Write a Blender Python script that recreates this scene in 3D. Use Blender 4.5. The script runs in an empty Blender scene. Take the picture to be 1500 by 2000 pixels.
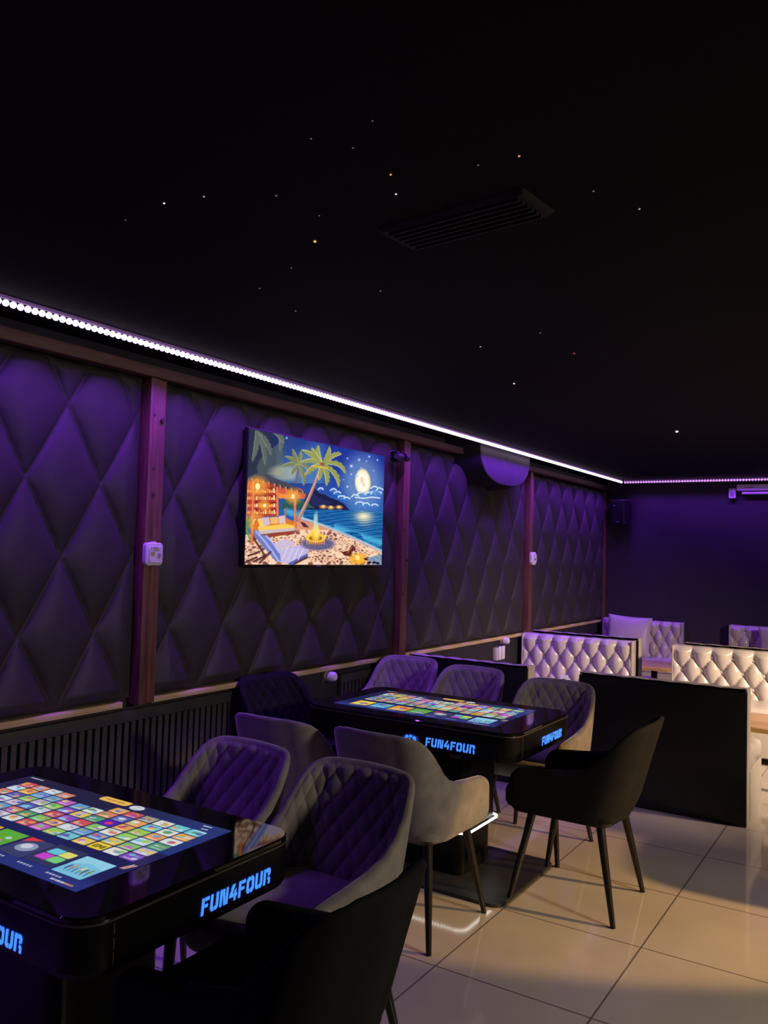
import bpy, bmesh, math, random
import numpy as np
from mathutils import Vector, Matrix
random.seed(7)
PI = math.pi
S = bpy.context.scene
COL = S.collection

# ------------------------------------------------------------------ camera
cam = bpy.data.cameras.new('camera'); camo = bpy.data.objects.new('camera', cam); COL.objects.link(camo)
R3 = ((0.8428, -0.0019, -0.5382), (0.5374, 0.0553, 0.8415), (0.0282, -0.9985, 0.0476))   # rows: world axes in lens space
ex = Vector((R3[0][0], R3[1][0], R3[2][0])).normalized()
ez = -Vector((R3[0][2], R3[1][2], R3[2][2])).normalized()
ey = ez.cross(ex).normalized()
CAMZ = 1.56
camo.matrix_world = Matrix(((ex.x, ey.x, ez.x, 0), (ex.y, ey.y, ez.y, 0), (ex.z, ey.z, ez.z, CAMZ), (0, 0, 0, 1)))
cam.sensor_fit = 'VERTICAL'; cam.sensor_height = 36; cam.lens = 1608 / 2000 * 36
cam.clip_start = 0.05; cam.clip_end = 60
S.camera = camo

# ------------------------------------------------------------------ light and exposure
S.view_settings.view_transform = 'Standard'; S.view_settings.look = 'None'
S.view_settings.exposure = 0.0; S.view_settings.gamma = 1.0; S.view_settings.use_curve_mapping = False
w = bpy.data.worlds.new('world'); S.world = w; w.use_nodes = True
w.node_tree.nodes['Background'].inputs[0].default_value = (0.55, 0.5, 0.6, 1)
w.node_tree.nodes['Background'].inputs[1].default_value = 0.006
try:
    S.cycles.use_denoising = True
    S.cycles.sample_clamp_indirect = 4.0
except Exception:
    pass
LED_LEFT_W, LED_FAR_W = 100.0, 30.0            # purple cove strips
LED_COL = (0.27, 0.042, 1.0)
SPOT_W, FILL_W, SOFA_FILL_W = 720.0, 31.0, 46.0

def lamp(name, kind, loc, target, energy, color, size=0.3, spot=None, blend=0.3, spread=180):
    L = bpy.data.lights.new(name, kind); L.energy = energy; L.color = color
    if kind == 'AREA': L.shape = 'DISK'; L.size = size; L.spread = math.radians(spread)
    else: L.shadow_soft_size = size
    if spot: L.spot_size = math.radians(spot); L.spot_blend = blend
    o = bpy.data.objects.new(name, L); COL.objects.link(o); o.location = loc
    o.rotation_euler = (Vector(target) - Vector(loc)).to_track_quat('-Z', 'Y').to_euler()
    return o
lamp('warm_spot', 'SPOT', (2.3, 4.45, 1.9), (-1.30, 3.88, 0.12), SPOT_W, (1.0, 0.57, 0.20), 0.05, 27, 0.3)
lamp('fill_lamp', 'AREA', (3.0, 2.6, 2.35), (-0.9, 3.1, 0.1), FILL_W, (1.0, 0.83, 0.63), 0.5, spread=90)  # unseen fill light, aimed low at the floor and chairs
lamp('sofa_fill_lamp', 'AREA', (1.6, 5.7, 2.38), (-1.0, 6.98, 0.35), SOFA_FILL_W, (1.0, 0.74, 0.50), 0.3, spread=72)  # unseen warm fill added at the right for the tufted sofas

# ------------------------------------------------------------------ materials
def mat(name, base, rough=0.5, metal=0.0, var=0.12, scale=12.0, bump=0.0, bscale=200.0, sheen=0.0, stretch=None, emit=None, estr=1.0, spec=0.5, coat=0.0):
    m = bpy.data.materials.new(name); m.use_nodes = True
    nt = m.node_tree; p = nt.nodes['Principled BSDF']
    p.inputs['Roughness'].default_value = rough; p.inputs['Metallic'].default_value = metal
    p.inputs['Specular IOR Level'].default_value = spec
    if coat: p.inputs['Coat Weight'].default_value = coat; p.inputs['Coat Roughness'].default_value = 0.05
    tc = nt.nodes.new('ShaderNodeTexCoord'); src = tc.outputs['Object']
    if stretch:
        mp = nt.nodes.new('ShaderNodeMapping'); mp.inputs['Scale'].default_value = stretch
        nt.links.new(src, mp.inputs[0]); src = mp.outputs[0]
    n = nt.nodes.new('ShaderNodeTexNoise'); n.inputs['Scale'].default_value = scale; n.inputs['Detail'].default_value = 4
    nt.links.new(src, n.inputs['Vector'])
    r = nt.nodes.new('ShaderNodeValToRGB')
    r.color_ramp.elements[0].position = 0.3; r.color_ramp.elements[1].position = 0.7
    r.color_ramp.elements[0].color = tuple(c * (1 - var) for c in base) + (1,)
    r.color_ramp.elements[1].color = tuple(min(1, c * (1 + var)) for c in base) + (1,)
    nt.links.new(n.outputs[0], r.inputs[0]); nt.links.new(r.outputs[0], p.inputs['Base Color'])
    if bump:
        b = nt.nodes.new('ShaderNodeBump'); b.inputs['Strength'].default_value = bump; b.inputs['Distance'].default_value = 0.004
        n2 = nt.nodes.new('ShaderNodeTexNoise'); n2.inputs['Scale'].default_value = bscale
        nt.links.new(src, n2.inputs['Vector']); nt.links.new(n2.outputs[0], b.inputs['Height']); nt.links.new(b.outputs[0], p.inputs['Normal'])
    if sheen:
        p.inputs['Sheen Weight'].default_value = sheen; p.inputs['Sheen Roughness'].default_value = 0.35
        p.inputs['Sheen Tint'].default_value = (0.9, 0.88, 0.9, 1)
    if emit:
        p.inputs['Emission Color'].default_value = emit + (1,); p.inputs['Emission Strength'].default_value = estr
    return m

M = dict(
    wallpaint=mat('black_wall_paint', (0.018, 0.017, 0.021), 0.65, var=0.1, scale=3),
    farpaint=mat('far_wall_paint', (0.027, 0.025, 0.033), 0.6, var=0.12, scale=2),
    ceil=mat('black_ceiling_fabric', (0.0055, 0.0055, 0.0058), 0.8, spec=0.15, var=0.15, scale=1.2),
    panel=mat('charcoal_leatherette', (0.037, 0.033, 0.035), 0.55, var=0.06, scale=6, bump=0.05, bscale=350, spec=0.25),
    post=mat('stained_wood', (0.135, 0.052, 0.042), 0.5, var=0.4, scale=5, stretch=(9, 9, 0.7)),
    beam=mat('dark_stained_wood', (0.085, 0.036, 0.028), 0.55, var=0.35, scale=5, stretch=(9, 0.7, 9)),
    batten=mat('raw_pine', (0.56, 0.42, 0.25), 0.8, spec=0.15, var=0.25, scale=6, stretch=(8, 0.6, 8)),
    knot=mat('wood_knot', (0.05, 0.02, 0.015), 0.6),
    slat=mat('black_slats', (0.036, 0.034, 0.034), 0.55, var=0.2, scale=8),
    blackboard=mat('black_laminate', (0.008, 0.0075, 0.0085), 0.36, var=0.15, scale=4, spec=0.35),
    tableblack=mat('black_table_shell', (0.0045, 0.0045, 0.005), 0.36, var=0.15, scale=10, spec=0.12),
    glass=mat('black_glass', (0.004, 0.004, 0.005), 0.04, var=0.1, scale=3),
    lip=mat('grey_edge', (0.12, 0.11, 0.10), 0.35, metal=0.6),
    baseplate=mat('matt_black_plate', (0.016, 0.015, 0.015), 0.45, var=0.2),
    velvet=mat('grey_velvet', (0.19, 0.175, 0.165), 0.85, var=0.22, scale=14, bump=0.08, bscale=260, sheen=0.55),
    blackvelvet=mat('black_velvet', (0.006, 0.006, 0.0065), 0.9, var=0.2, scale=14, bump=0.05, bscale=260, spec=0.2),
    leg=mat('black_leg_metal', (0.014, 0.013, 0.013), 0.3, metal=0.3),
    silver=mat('silver_leatherette', (0.56, 0.51, 0.49), 0.27, var=0.1, scale=9, bump=0.06, bscale=180),
    beige=mat('beige_leatherette', (0.46, 0.42, 0.38), 0.45, var=0.1, scale=7, bump=0.05, bscale=180),
    cushion=mat('silver_satin', (0.50, 0.45, 0.46), 0.42, var=0.1, scale=6),
    crystal=mat('crystal_button', (0.85, 0.82, 0.80), 0.08, metal=0.15),
    oak=mat('oak_top', (0.48, 0.30, 0.19), 0.4, var=0.3, scale=5, stretch=(0.8, 9, 9)),
    oakedge=mat('oak_edge', (0.55, 0.33, 0.10), 0.45, var=0.25, scale=5, stretch=(0.8, 9, 9)),
    white=mat('white_plastic', (0.72, 0.70, 0.72), 0.4, var=0.04),
    greyp=mat('grey_plastic', (0.32, 0.31, 0.34), 0.45, var=0.05),
    darkp=mat('dark_plastic', (0.015, 0.014, 0.016), 0.45, var=0.1),
    ventblack=mat('vent_black', (0.004, 0.004, 0.0045), 0.7),
    amber=mat('amber_display', (0.05, 0.035, 0.02), 0.3, emit=(0.5, 0.3, 0.12), estr=0.25),
    hoodside=mat('black_hood_shaded_side', (0.006, 0.006, 0.008), 0.7, spec=0.15),  # darker copy of the hood colour, with the side's shade put in
    hood=mat('black_hood_metal', (0.06, 0.055, 0.065), 0.4, var=0.1, scale=5),
    bezel=mat('tv_bezel', (0.012, 0.012, 0.014), 0.3),
    blue=mat('blue_glow', (0.05, 0.15, 0.4), 0.4, emit=(0.055, 0.27, 1.0), estr=1.15),
    bluerim=mat('blue_rim', (0.01, 0.03, 0.12), 0.4, emit=(0.012, 0.05, 0.5), estr=0.28),
    ledpink=mat('led_diode', (0.6, 0.5, 0.7), 0.4, emit=(0.92, 0.70, 1.0), estr=1.9),
    leddim=mat('led_diode_far', (0.6, 0.5, 0.7), 0.4, emit=(0.80, 0.36, 1.0), estr=0.95),
    ledtape=mat('led_tape', (0.25, 0.2, 0.3), 0.5, emit=(0.5, 0.2, 0.9), estr=0.12),
    ledtapedim=mat('led_tape_far', (0.2, 0.15, 0.25), 0.5, emit=(0.3, 0.08, 0.5), estr=0.1),
    ledoff=mat('led_white_dim', (0.5, 0.5, 0.5), 0.4, emit=(1.0, 0.97, 0.9), estr=0.12),
    ledwhite=mat('led_white', (0.8, 0.8, 0.8), 0.4, emit=(1.0, 0.97, 0.9), estr=5),
    paper=mat('white_card', (0.75, 0.72, 0.72), 0.6, var=0.03),
    print=mat('grey_print', (0.2, 0.19, 0.22), 0.6, var=0.05),
)
def star_mat(name, c, s): return mat(name, (0.1, 0.1, 0.1), 0.5, emit=c, estr=s)

def floor_mat():
    m = bpy.data.materials.new('porcelain_tile'); m.use_nodes = True; nt = m.node_tree; p = nt.nodes['Principled BSDF']
    g = nt.nodes.new('ShaderNodeNewGeometry'); sp = nt.nodes.new('ShaderNodeSeparateXYZ'); nt.links.new(g.outputs['Position'], sp.inputs[0])
    def math_(op, a, b):
        n = nt.nodes.new('ShaderNodeMath'); n.operation = op
        for i, v in enumerate((a, b)):
            if v is None: continue
            if isinstance(v, (int, float)): n.inputs[i].default_value = v
            else: nt.links.new(v, n.inputs[i])
        return n.outputs[0]
    def joint(sock, off, pitch):
        d = math_('DIVIDE', math_('ADD', sock, -off), pitch)
        f = math_('FRACT', d, None)
        e = math_('ABSOLUTE', math_('SUBTRACT', f, 0.5), None)
        return math_('GREATER_THAN', e, 0.5 - 0.0034 / pitch)
    j = math_('MAXIMUM', joint(sp.outputs[0], -0.903 - 6.03, 0.602), joint(sp.outputs[1], 3.434 - 6.15, 0.615))
    n = nt.nodes.new('ShaderNodeTexNoise'); n.inputs['Scale'].default_value = 2.2; n.inputs['Detail'].default_value = 7
    nt.links.new(g.outputs['Position'], n.inputs['Vector'])
    r = nt.nodes.new('ShaderNodeValToRGB')
    r.color_ramp.elements[0].position = 0.32; r.color_ramp.elements[1].position = 0.7
    r.color_ramp.elements[0].color = (0.40, 0.36, 0.325, 1); r.color_ramp.elements[1].color = (0.46, 0.42, 0.375, 1)
    nt.links.new(n.outputs[0], r.inputs[0])
    mx = nt.nodes.new('ShaderNodeMixRGB'); nt.links.new(j, mx.inputs[0]); nt.links.new(r.outputs[0], mx.inputs[1])
    mx.inputs[2].default_value = (0.13, 0.11, 0.10, 1); nt.links.new(mx.outputs[0], p.inputs['Base Color'])
    p.inputs['Roughness'].default_value = 0.085; p.inputs['Specular IOR Level'].default_value = 0.42
    b = nt.nodes.new('ShaderNodeBump'); b.invert = True; b.inputs['Strength'].default_value = 0.3; b.inputs['Distance'].default_value = 0.001
    nt.links.new(j, b.inputs['Height']); nt.links.new(b.outputs[0], p.inputs['Normal'])
    return m
M['floor'] = floor_mat()

def screen_mat(name, strength):
    m = bpy.data.materials.new(name); m.use_nodes = True; nt = m.node_tree; p = nt.nodes['Principled BSDF']
    a = nt.nodes.new('ShaderNodeVertexColor'); a.layer_name = 'picture'
    p.inputs['Base Color'].default_value = (0.004, 0.004, 0.005, 1); p.inputs['Roughness'].default_value = 0.12
    nt.links.new(a.outputs[0], p.inputs['Emission Color']); p.inputs['Emission Strength'].default_value = strength
    return m

# ------------------------------------------------------------------ mesh helpers
class MB:
    def __init__(s): s.v = []; s.f = []
    def add(s, vs, fs):
        o = len(s.v); s.v += [tuple(v) for v in vs]; s.f += [tuple(i + o for i in f) for f in fs]
    def box(s, x0, x1, y0, y1, z0, z1):
        s.add([(x, y, z) for z in (z0, z1) for y in (y0, y1) for x in (x0, x1)],
              [(0, 2, 3, 1), (4, 5, 7, 6), (0, 1, 5, 4), (2, 6, 7, 3), (0, 4, 6, 2), (1, 3, 7, 5)])
    def loft(s, rings, cap0=True, cap1=True):
        n = len(rings[0]); o = len(s.v)
        for r in rings: s.v += [tuple(p) for p in r]
        for k in range(len(rings) - 1):
            for i in range(n):
                j = (i + 1) % n; a = o + k * n
                s.f.append((a + i, a + j, a + n + j, a + n + i))
        if cap0: s.f.append(tuple(o + i for i in reversed(range(n))))
        if cap1: s.f.append(tuple(o + (len(rings) - 1) * n + i for i in range(n)))
    def tube(s, pts, radii, n=12):
        pts = [Vector(p) for p in pts]
        if not isinstance(radii, (list, tuple)): radii = [radii] * len(pts)
        rings = []; ref = None
        for i, p in enumerate(pts):
            t = (pts[min(i + 1, len(pts) - 1)] - pts[max(i - 1, 0)]).normalized()
            if ref is None: ref = Vector((0, 0, 1)) if abs(t.z) < 0.9 else Vector((1, 0, 0))
            a = t.cross(ref).normalized(); b = t.cross(a).normalized()
            rings.append([p + a * radii[i] * math.cos(2 * PI * k / n) + b * radii[i] * math.sin(2 * PI * k / n) for k in range(n)])
        s.loft(rings)
    def ball(s, c, r, n=10, m=6, sz=1.0):
        rings = []
        for k in range(m + 1):
            th = PI * (0.02 + 0.96 * k / m)
            rings.append([(c[0] + r * math.sin(th) * math.cos(2 * PI * i / n), c[1] + r * math.sin(th) * math.sin(2 * PI * i / n), c[2] - r * sz * math.cos(th)) for i in range(n)])
        s.loft(rings)
    def grid(s, P):
        ny, nx = len(P), len(P[0]); o = len(s.v)
        for row in P: s.v += [tuple(p) for p in row]
        for j in range(ny - 1):
            for i in range(nx - 1):
                a = o + j * nx + i; s.f.append((a, a + 1, a + nx + 1, a + nx))
    def build(s, name, m, parent=None, smooth=False, bevel=0, seg=2, angle=None):
        me = bpy.data.meshes.new(name); me.from_pydata(s.v, [], s.f)
        bm = bmesh.new(); bm.from_mesh(me); bmesh.ops.recalc_face_normals(bm, faces=bm.faces)
        if bevel:
            es = [e for e in bm.edges if len(e.link_faces) == 2 and e.calc_face_angle(0) > 0.6]
            bmesh.ops.bevel(bm, geom=es, offset=bevel, segments=seg, profile=0.5, affect='EDGES', clamp_overlap=True)
        bm.to_mesh(me); bm.free()
        if smooth:
            for p in me.polygons: p.use_smooth = True
            if angle:
                try: me.set_sharp_from_angle(angle=angle)
                except Exception: pass
        me.materials.append(m if not isinstance(m, str) else M[m])
        o = bpy.data.objects.new(name, me); COL.objects.link(o)
        if parent: o.parent = parent
        return o

def rrect(x0, x1, y0, y1, r, z, n=6):
    out = []
    for cx, cy, a0 in ((x1 - r, y1 - r, 0), (x0 + r, y1 - r, PI / 2), (x0 + r, y0 + r, PI), (x1 - r, y0 + r, 1.5 * PI)):
        for k in range(n + 1):
            a = a0 + PI / 2 * k / n; out.append((cx + r * math.cos(a), cy + r * math.sin(a), z))
    return out
def tag(o, label=None, cat=None, group=None, kind=None):
    if label: o['label'] = label
    if cat: o['category'] = cat
    if group: o['group'] = group
    if kind: o['kind'] = kind
    return o
def thing(name, label, cat, loc=(0, 0, 0), rz=0.0, group=None):
    o = bpy.data.objects.new(name, None); COL.objects.link(o); o.empty_display_size = 0.1
    o.location = loc; o.rotation_euler = (0, 0, rz)
    return tag(o, label, cat, group)
def kids(o): return [c for c in bpy.data.objects if c.parent == o]
def copy_tree(o, parent=None):
    c = o.copy(); COL.objects.link(c)
    if parent: c.parent = parent
    for ch in kids(o): copy_tree(ch, c)
    return c
def box(name, b, m, parent=None, bevel=0.0, seg=2):
    mb = MB(); mb.box(*b); return mb.build(name, m, parent, bevel=bevel, seg=seg, smooth=bevel > 0, angle=0.7)
def structure(o, label=None, cat=None):
    o['kind'] = 'structure'
    if label: o['label'] = label
    if cat: o['category'] = cat
    return o

WX, FY, CZ = -3.18, 10.0, 2.489      # left wall plane, far wall plane, ceiling height
# ------------------------------------------------------------------ room shell
structure(box('floor', (-3.4, 4.2, -2.2, 10.2, -0.1, 0), 'floor'), 'large beige polished porcelain floor tiles', 'floor')
structure(box('ceiling', (-3.4, 4.2, -2.2, 10.2, CZ, CZ + 0.1), 'ceil'), 'plain black star ceiling', 'ceiling')
structure(box('wall_left', (WX - 0.12, WX, -2.2, 10.2, 0, CZ), 'wallpaint'), 'black left wall behind the quilted panels', 'wall')
structure(box('wall_far', (-3.3, 4.2, FY, FY + 0.12, 0, CZ), 'farpaint'), 'dark painted far wall lit purple', 'wall')
structure(box('wall_right', (4.0, 4.12, -2.2, 10.2, 0, CZ), 'wallpaint'), 'black right wall', 'wall')
structure(box('wall_back', (-3.3, 4.2, -2.12, -2.0, 0, CZ), 'wallpaint'), 'black wall behind the viewpoint', 'wall')

# ------------------------------------------------------------------ quilted wall panels, posts, beam, battens
def panel(y0, y1, z0, z1, yv, zv, py, pz, label):
    ny, nz = int((y1 - y0) / 0.0085), int((z1 - z0) / 0.0085)
    P = []
    for j in range(nz + 1):
        z = z0 + (z1 - z0) * j / nz; row = []
        for i in range(ny + 1):
            y = y0 + (y1 - y0) * i / ny
            U = (y - yv) / py; V = (z - zv) / pz
            a, b = U + V, U - V
            fa = 2 * abs(a - round(a)); fb = 2 * abs(b - round(b))
            pa = 1 - (1 - fa) ** 2.8; pb = 1 - (1 - fb) ** 2.8
            g = min(fa, fb) + 0.012 * math.sin(61 * y + 37 * z) * math.sin(83 * z - 29 * y)
            h = 0.040 * (pa * pb) ** 0.85 + 0.007 * min(1.0, max(0.0, g / 0.07))
            ed = min(y - y0, y1 - y); h *= min(1.0, ed / 0.10) ** 0.6 if ed < 0.10 else 1
            ed = min(z - z0, z1 - z); h *= min(1.0, ed / 0.05) ** 0.6 if ed < 0.05 else 1
            row.append((WX + 0.021 + h, y, z))
        P.append(row)
    mb = MB(); mb.grid(P)
    # backing box
    bb = MB(); bb.box(WX, WX + 0.02, y0, y1, z0, z1)
    t = thing('wall_panel', label, 'wall panel', (0, 0, 0))
    mb.build('quilted_cover', 'panel', t, smooth=True); bb.build('backing_board', 'blackboard', t)
    return t
ZB, ZT = 0.825, 2.37
panel(0.42, 2.715, ZB, ZT, 2.298, 2.172, 0.385, 0.678, 'charcoal diamond quilted wall panel left of the first wooden post')
panel(2.828, 5.095, ZB, ZT, 3.14, 2.166, 0.389, 0.678, 'charcoal diamond quilted wall panel behind the television')
panel(5.205, 7.465, ZB, ZT, 5.50, 2.14, 0.372, 0.67, 'charcoal diamond quilted wall panel beneath the round bottomed hood')
panel(7.575, 9.90, ZB, ZT, 7.72, 2.14, 0.372, 0.67, 'charcoal diamond quilted wall panel nearest the far corner')
def post(y0, y1, d, label, knots, double=True):
    t = thing('wooden_post', label, 'post', (0, 0, 0))
    ym = (y0 + y1) / 2
    if double:
        box('plank', (WX, WX + d, y0, ym - 0.004, ZB - 0.03, 2.372), 'post', t, 0.004)
        box('plank', (WX, WX + d - 0.010, ym + 0.003, y1, ZB - 0.03, 2.372), 'post', t, 0.004)
    else:
        box('plank', (WX, WX + d, y0, y1, ZB - 0.03, 2.372), 'post', t, 0.004)
    for (ky, kz, r) in knots:
        mb = MB(); mb.tube([(WX + d - 0.008, ky, kz), (WX + d + 0.001, ky, kz)], r, 10); mb.build('knot', 'knot', t)
    return t
post(2.718, 2.826, 0.085, 'reddish brown double plank post between the television and the picture edge, pink at its top', [(2.745, 2.19, 0.008), (2.80, 2.17, 0.011), (2.752, 1.93, 0.008), (2.75, 1.02, 0.007), (2.757, 1.80, 0.013)])
post(5.098, 5.202, 0.085, 'brown double plank post just right of the television', [(5.125, 1.25, 0.012), (5.13, 1.72, 0.010), (5.18, 1.5, 0.009)])
post(7.468, 7.572, 0.085, 'brown double plank post holding the small octagonal white sensor', [(7.51, 1.3, 0.009)])
post(9.905, 9.985, 0.05, 'thin dark brown post in the far room corner', [], False)
tag(box('top_beam', (WX, WX + 0.095, 0.3, 9.99, 2.373, 2.428), 'beam', None, 0.005), 'long dark brown beam running along the top of the quilted panels', 'beam')
for y0, y1, lab in ((0.42, 2.66, 'pale pine batten under the quilted panel at the picture edge'), (2.835, 5.09, 'pale pine batten under the quilted panel with the television'),
                    (5.21, 7.46, 'pale pine batten behind the raised sofa back, under the third quilted panel'), (7.58, 9.9, 'pale pine batten reaching the far corner')):
    tag(box('pine_batten', (WX, WX + 0.045, y0, y1, 0.786, 0.814), 'batten', None, 0.002), lab, 'batten', 'pine battens along the wall')

def slats(y0, y1, zt, zb, label, pitch=0.042):
    t = thing('slatted_panel', label, 'wall panel', (0, 0, 0))
    box('top_rail', (WX, WX + 0.028, y0, y1, zt - 0.055, zt), 'slat', t, 0.003)
    box('back_board', (WX, WX + 0.008, y0, y1, zb, zt - 0.055), 'blackboard', t)
    n = int((y1 - y0) / pitch); mb = MB()
    for i in range(n):
        y = y0 + (i + 0.5) * (y1 - y0) / n
        mb.box(WX + 0.008, WX + 0.026, y - pitch * 0.31, y + pitch * 0.31, zb, zt - 0.056)
    mb.build('slats', 'slat', t)
slats(0.5, 3.44, 0.765, 0.12, 'wide black vertical slat panel under the batten beside the near game table')
slats(4.46, 5.16, 0.742, 0.12, 'narrow black slat panel behind the far game table, right of the white plug')

# ------------------------------------------------------------------ LED cove strips
def led_strip(label, p0, p1, energy, dm, tm, tilt):
    p0, p1 = Vector(p0), Vector(p1); L = (p1 - p0).length
    t = thing('led_strip', label, 'light strip', p0, 0)
    d = (p1 - p0).normalized(); q = Vector((-d.y, d.x, 0))
    mb = MB(); c = [Vector((0, 0, 0.012)) + s * q * 0.006 for s in (-1, 1)]
    mb.loft([[a + Vector((0, 0, 0.004)) for a in c] + [a + Vector((0, 0, 0.016)) for a in reversed(c)], [a + d * L + Vector((0, 0, 0.004)) for a in c] + [a + d * L + Vector((0, 0, 0.016)) for a in reversed(c)]])
    mb.build('tape', tm, t)
    mb = MB(); n = int(L / 0.031)
    for k in range(n): mb.ball(d * (L * (k + 0.5) / n), 0.0135, 8, 5)
    mb.build('diodes', dm, t, smooth=True)['kind'] = 'stuff'
    A = bpy.data.lights.new('strip_light', 'AREA'); A.shape = 'RECTANGLE'; A.size = 0.014; A.size_y = L; A.energy = energy; A.color = LED_COL
    A.spread = math.radians(114)
    o = bpy.data.objects.new('strip_light', A); COL.objects.link(o); o.parent = t
    o.location = d * L / 2 + Vector((0, 0, -0.02)); o.rotation_euler = (0, math.radians(tilt), math.atan2(d.y, d.x) - PI / 2)
led_strip('bright white-purple light strip along the ceiling above the quilted wall', (-2.885, -1.9, 2.459), (-2.885, 9.745, 2.459), LED_LEFT_W, 'ledpink', 'ledtape', 10)
led_strip('dotted pink light strip along the ceiling above the plain far wall', (-2.862, 9.745, 2.457), (3.9, 9.745, 2.457), LED_FAR_W, 'leddim', 'ledtapedim', 13)

# ------------------------------------------------------------------ painted screens (flat pictures on flat displays)
def s2l(c):
    c = np.asarray(c, float) / 255.0
    return np.where(c <= 0.04045, c / 12.92, ((c + 0.055) / 1.055) ** 2.4)
class Canvas:
    def __init__(s, w, h, sc, bg):
        s.w, s.h, s.sc = int(w * sc), int(h * sc), sc; s.a = np.zeros((s.h, s.w, 3)) + np.array(bg, float)
        s.Y, s.X = np.mgrid[0:s.h, 0:s.w]; s.X = (s.X + .5) / sc; s.Y = (s.Y + .5) / sc
    def put(s, mask, col, al=1.0):
        m = (np.asarray(mask, float) * al)[..., None]; s.a = s.a * (1 - m) + m * np.asarray(col, float)
    def poly(s, pts, col, al=1.0):
        inside = np.zeros((s.h, s.w), bool); n = len(pts)
        for i in range(n):
            x1, y1 = pts[i]; x2, y2 = pts[(i + 1) % n]
            if y1 == y2: continue
            c = ((s.Y < y1) != (s.Y < y2)) & (s.X < (x2 - x1) * (s.Y - y1) / (y2 - y1) + x1); inside ^= c
        s.put(inside, col, al); return inside
    def ell(s, cx, cy, rx, ry, col, al=1.0, soft=0):
        d = np.sqrt(((s.X - cx) / rx) ** 2 + ((s.Y - cy) / ry) ** 2)
        s.put(np.clip((1 + soft - d) / max(soft, 1e-3), 0, 1) if soft else d < 1, col, al)
    def line(s, pts, wd, col, al=1.0):
        for (x1, y1), (x2, y2) in zip(pts[:-1], pts[1:]):
            dx, dy = x2 - x1, y2 - y1; L = dx * dx + dy * dy + 1e-6
            t = np.clip(((s.X - x1) * dx + (s.Y - y1) * dy) / L, 0, 1)
            d = np.hypot(s.X - x1 - t * dx, s.Y - y1 - t * dy)
            s.put(np.clip(wd / 2 + 0.7 / s.sc - d, 0, 1 / s.sc) * s.sc, col, al)
    def sample(s, x, y):
        u = np.clip(x * s.sc - .5, 0, s.w - 1.001); v = np.clip(y * s.sc - .5, 0, s.h - 1.001)
        i, j = u.astype(int), v.astype(int); fu, fv = (u - i)[..., None], (v - j)[..., None]
        A = s.a
        return (A[j, i] * (1 - fu) + A[j, i + 1] * fu) * (1 - fv) + (A[j + 1, i] * (1 - fu) + A[j + 1, i + 1] * fu) * fv
def leaf(c, base, tip, bulge, wd, col, hi=None):
    (x0, y0), (x1, y1) = base, tip; mx, my = (x0 + x1) / 2 + bulge[0], (y0 + y1) / 2 + bulge[1]
    top, bot = [], []
    for k in range(13):
        t = k / 12; x = (1 - t) ** 2 * x0 + 2 * t * (1 - t) * mx + t * t * x1; y = (1 - t) ** 2 * y0 + 2 * t * (1 - t) * my + t * t * y1
        tx = 2 * (1 - t) * (mx - x0) + 2 * t * (x1 - mx); ty = 2 * (1 - t) * (my - y0) + 2 * t * (y1 - my); L = math.hypot(tx, ty) + 1e-6
        ww = wd * math.sin(PI * min(1, 0.08 + t * 0.92)) ** 0.7 * (1 if k % 2 else 0.72)
        top.append((x - ty / L * ww * 0.3, y + tx / L * ww * 0.3)); bot.append((x + ty / L * ww, y - tx / L * ww) if False else (x - ty / L * ww * -0.9, y + tx / L * ww * -0.9))
    c.poly(top + bot[::-1], col)
    if hi: c.line(top[:12], 5, hi, 0.8)
def quad_map(q):
    A = []; b = []
    for (u, v), (x, y) in zip(((0, 1), (1, 1), (1, 0), (0, 0)), q):
        A += [[u, v, 1, 0, 0, 0, -u * x, -v * x], [0, 0, 0, u, v, 1, -u * y, -v * y]]; b += [x, y]
    h = np.linalg.solve(np.array(A, float), np.array(b, float))
    return lambda u, v: ((h[0] * u + h[1] * v + h[2]) / (h[6] * u + h[7] * v + 1), (h[3] * u + h[4] * v + h[5]) / (h[6] * u + h[7] * v + 1))

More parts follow.
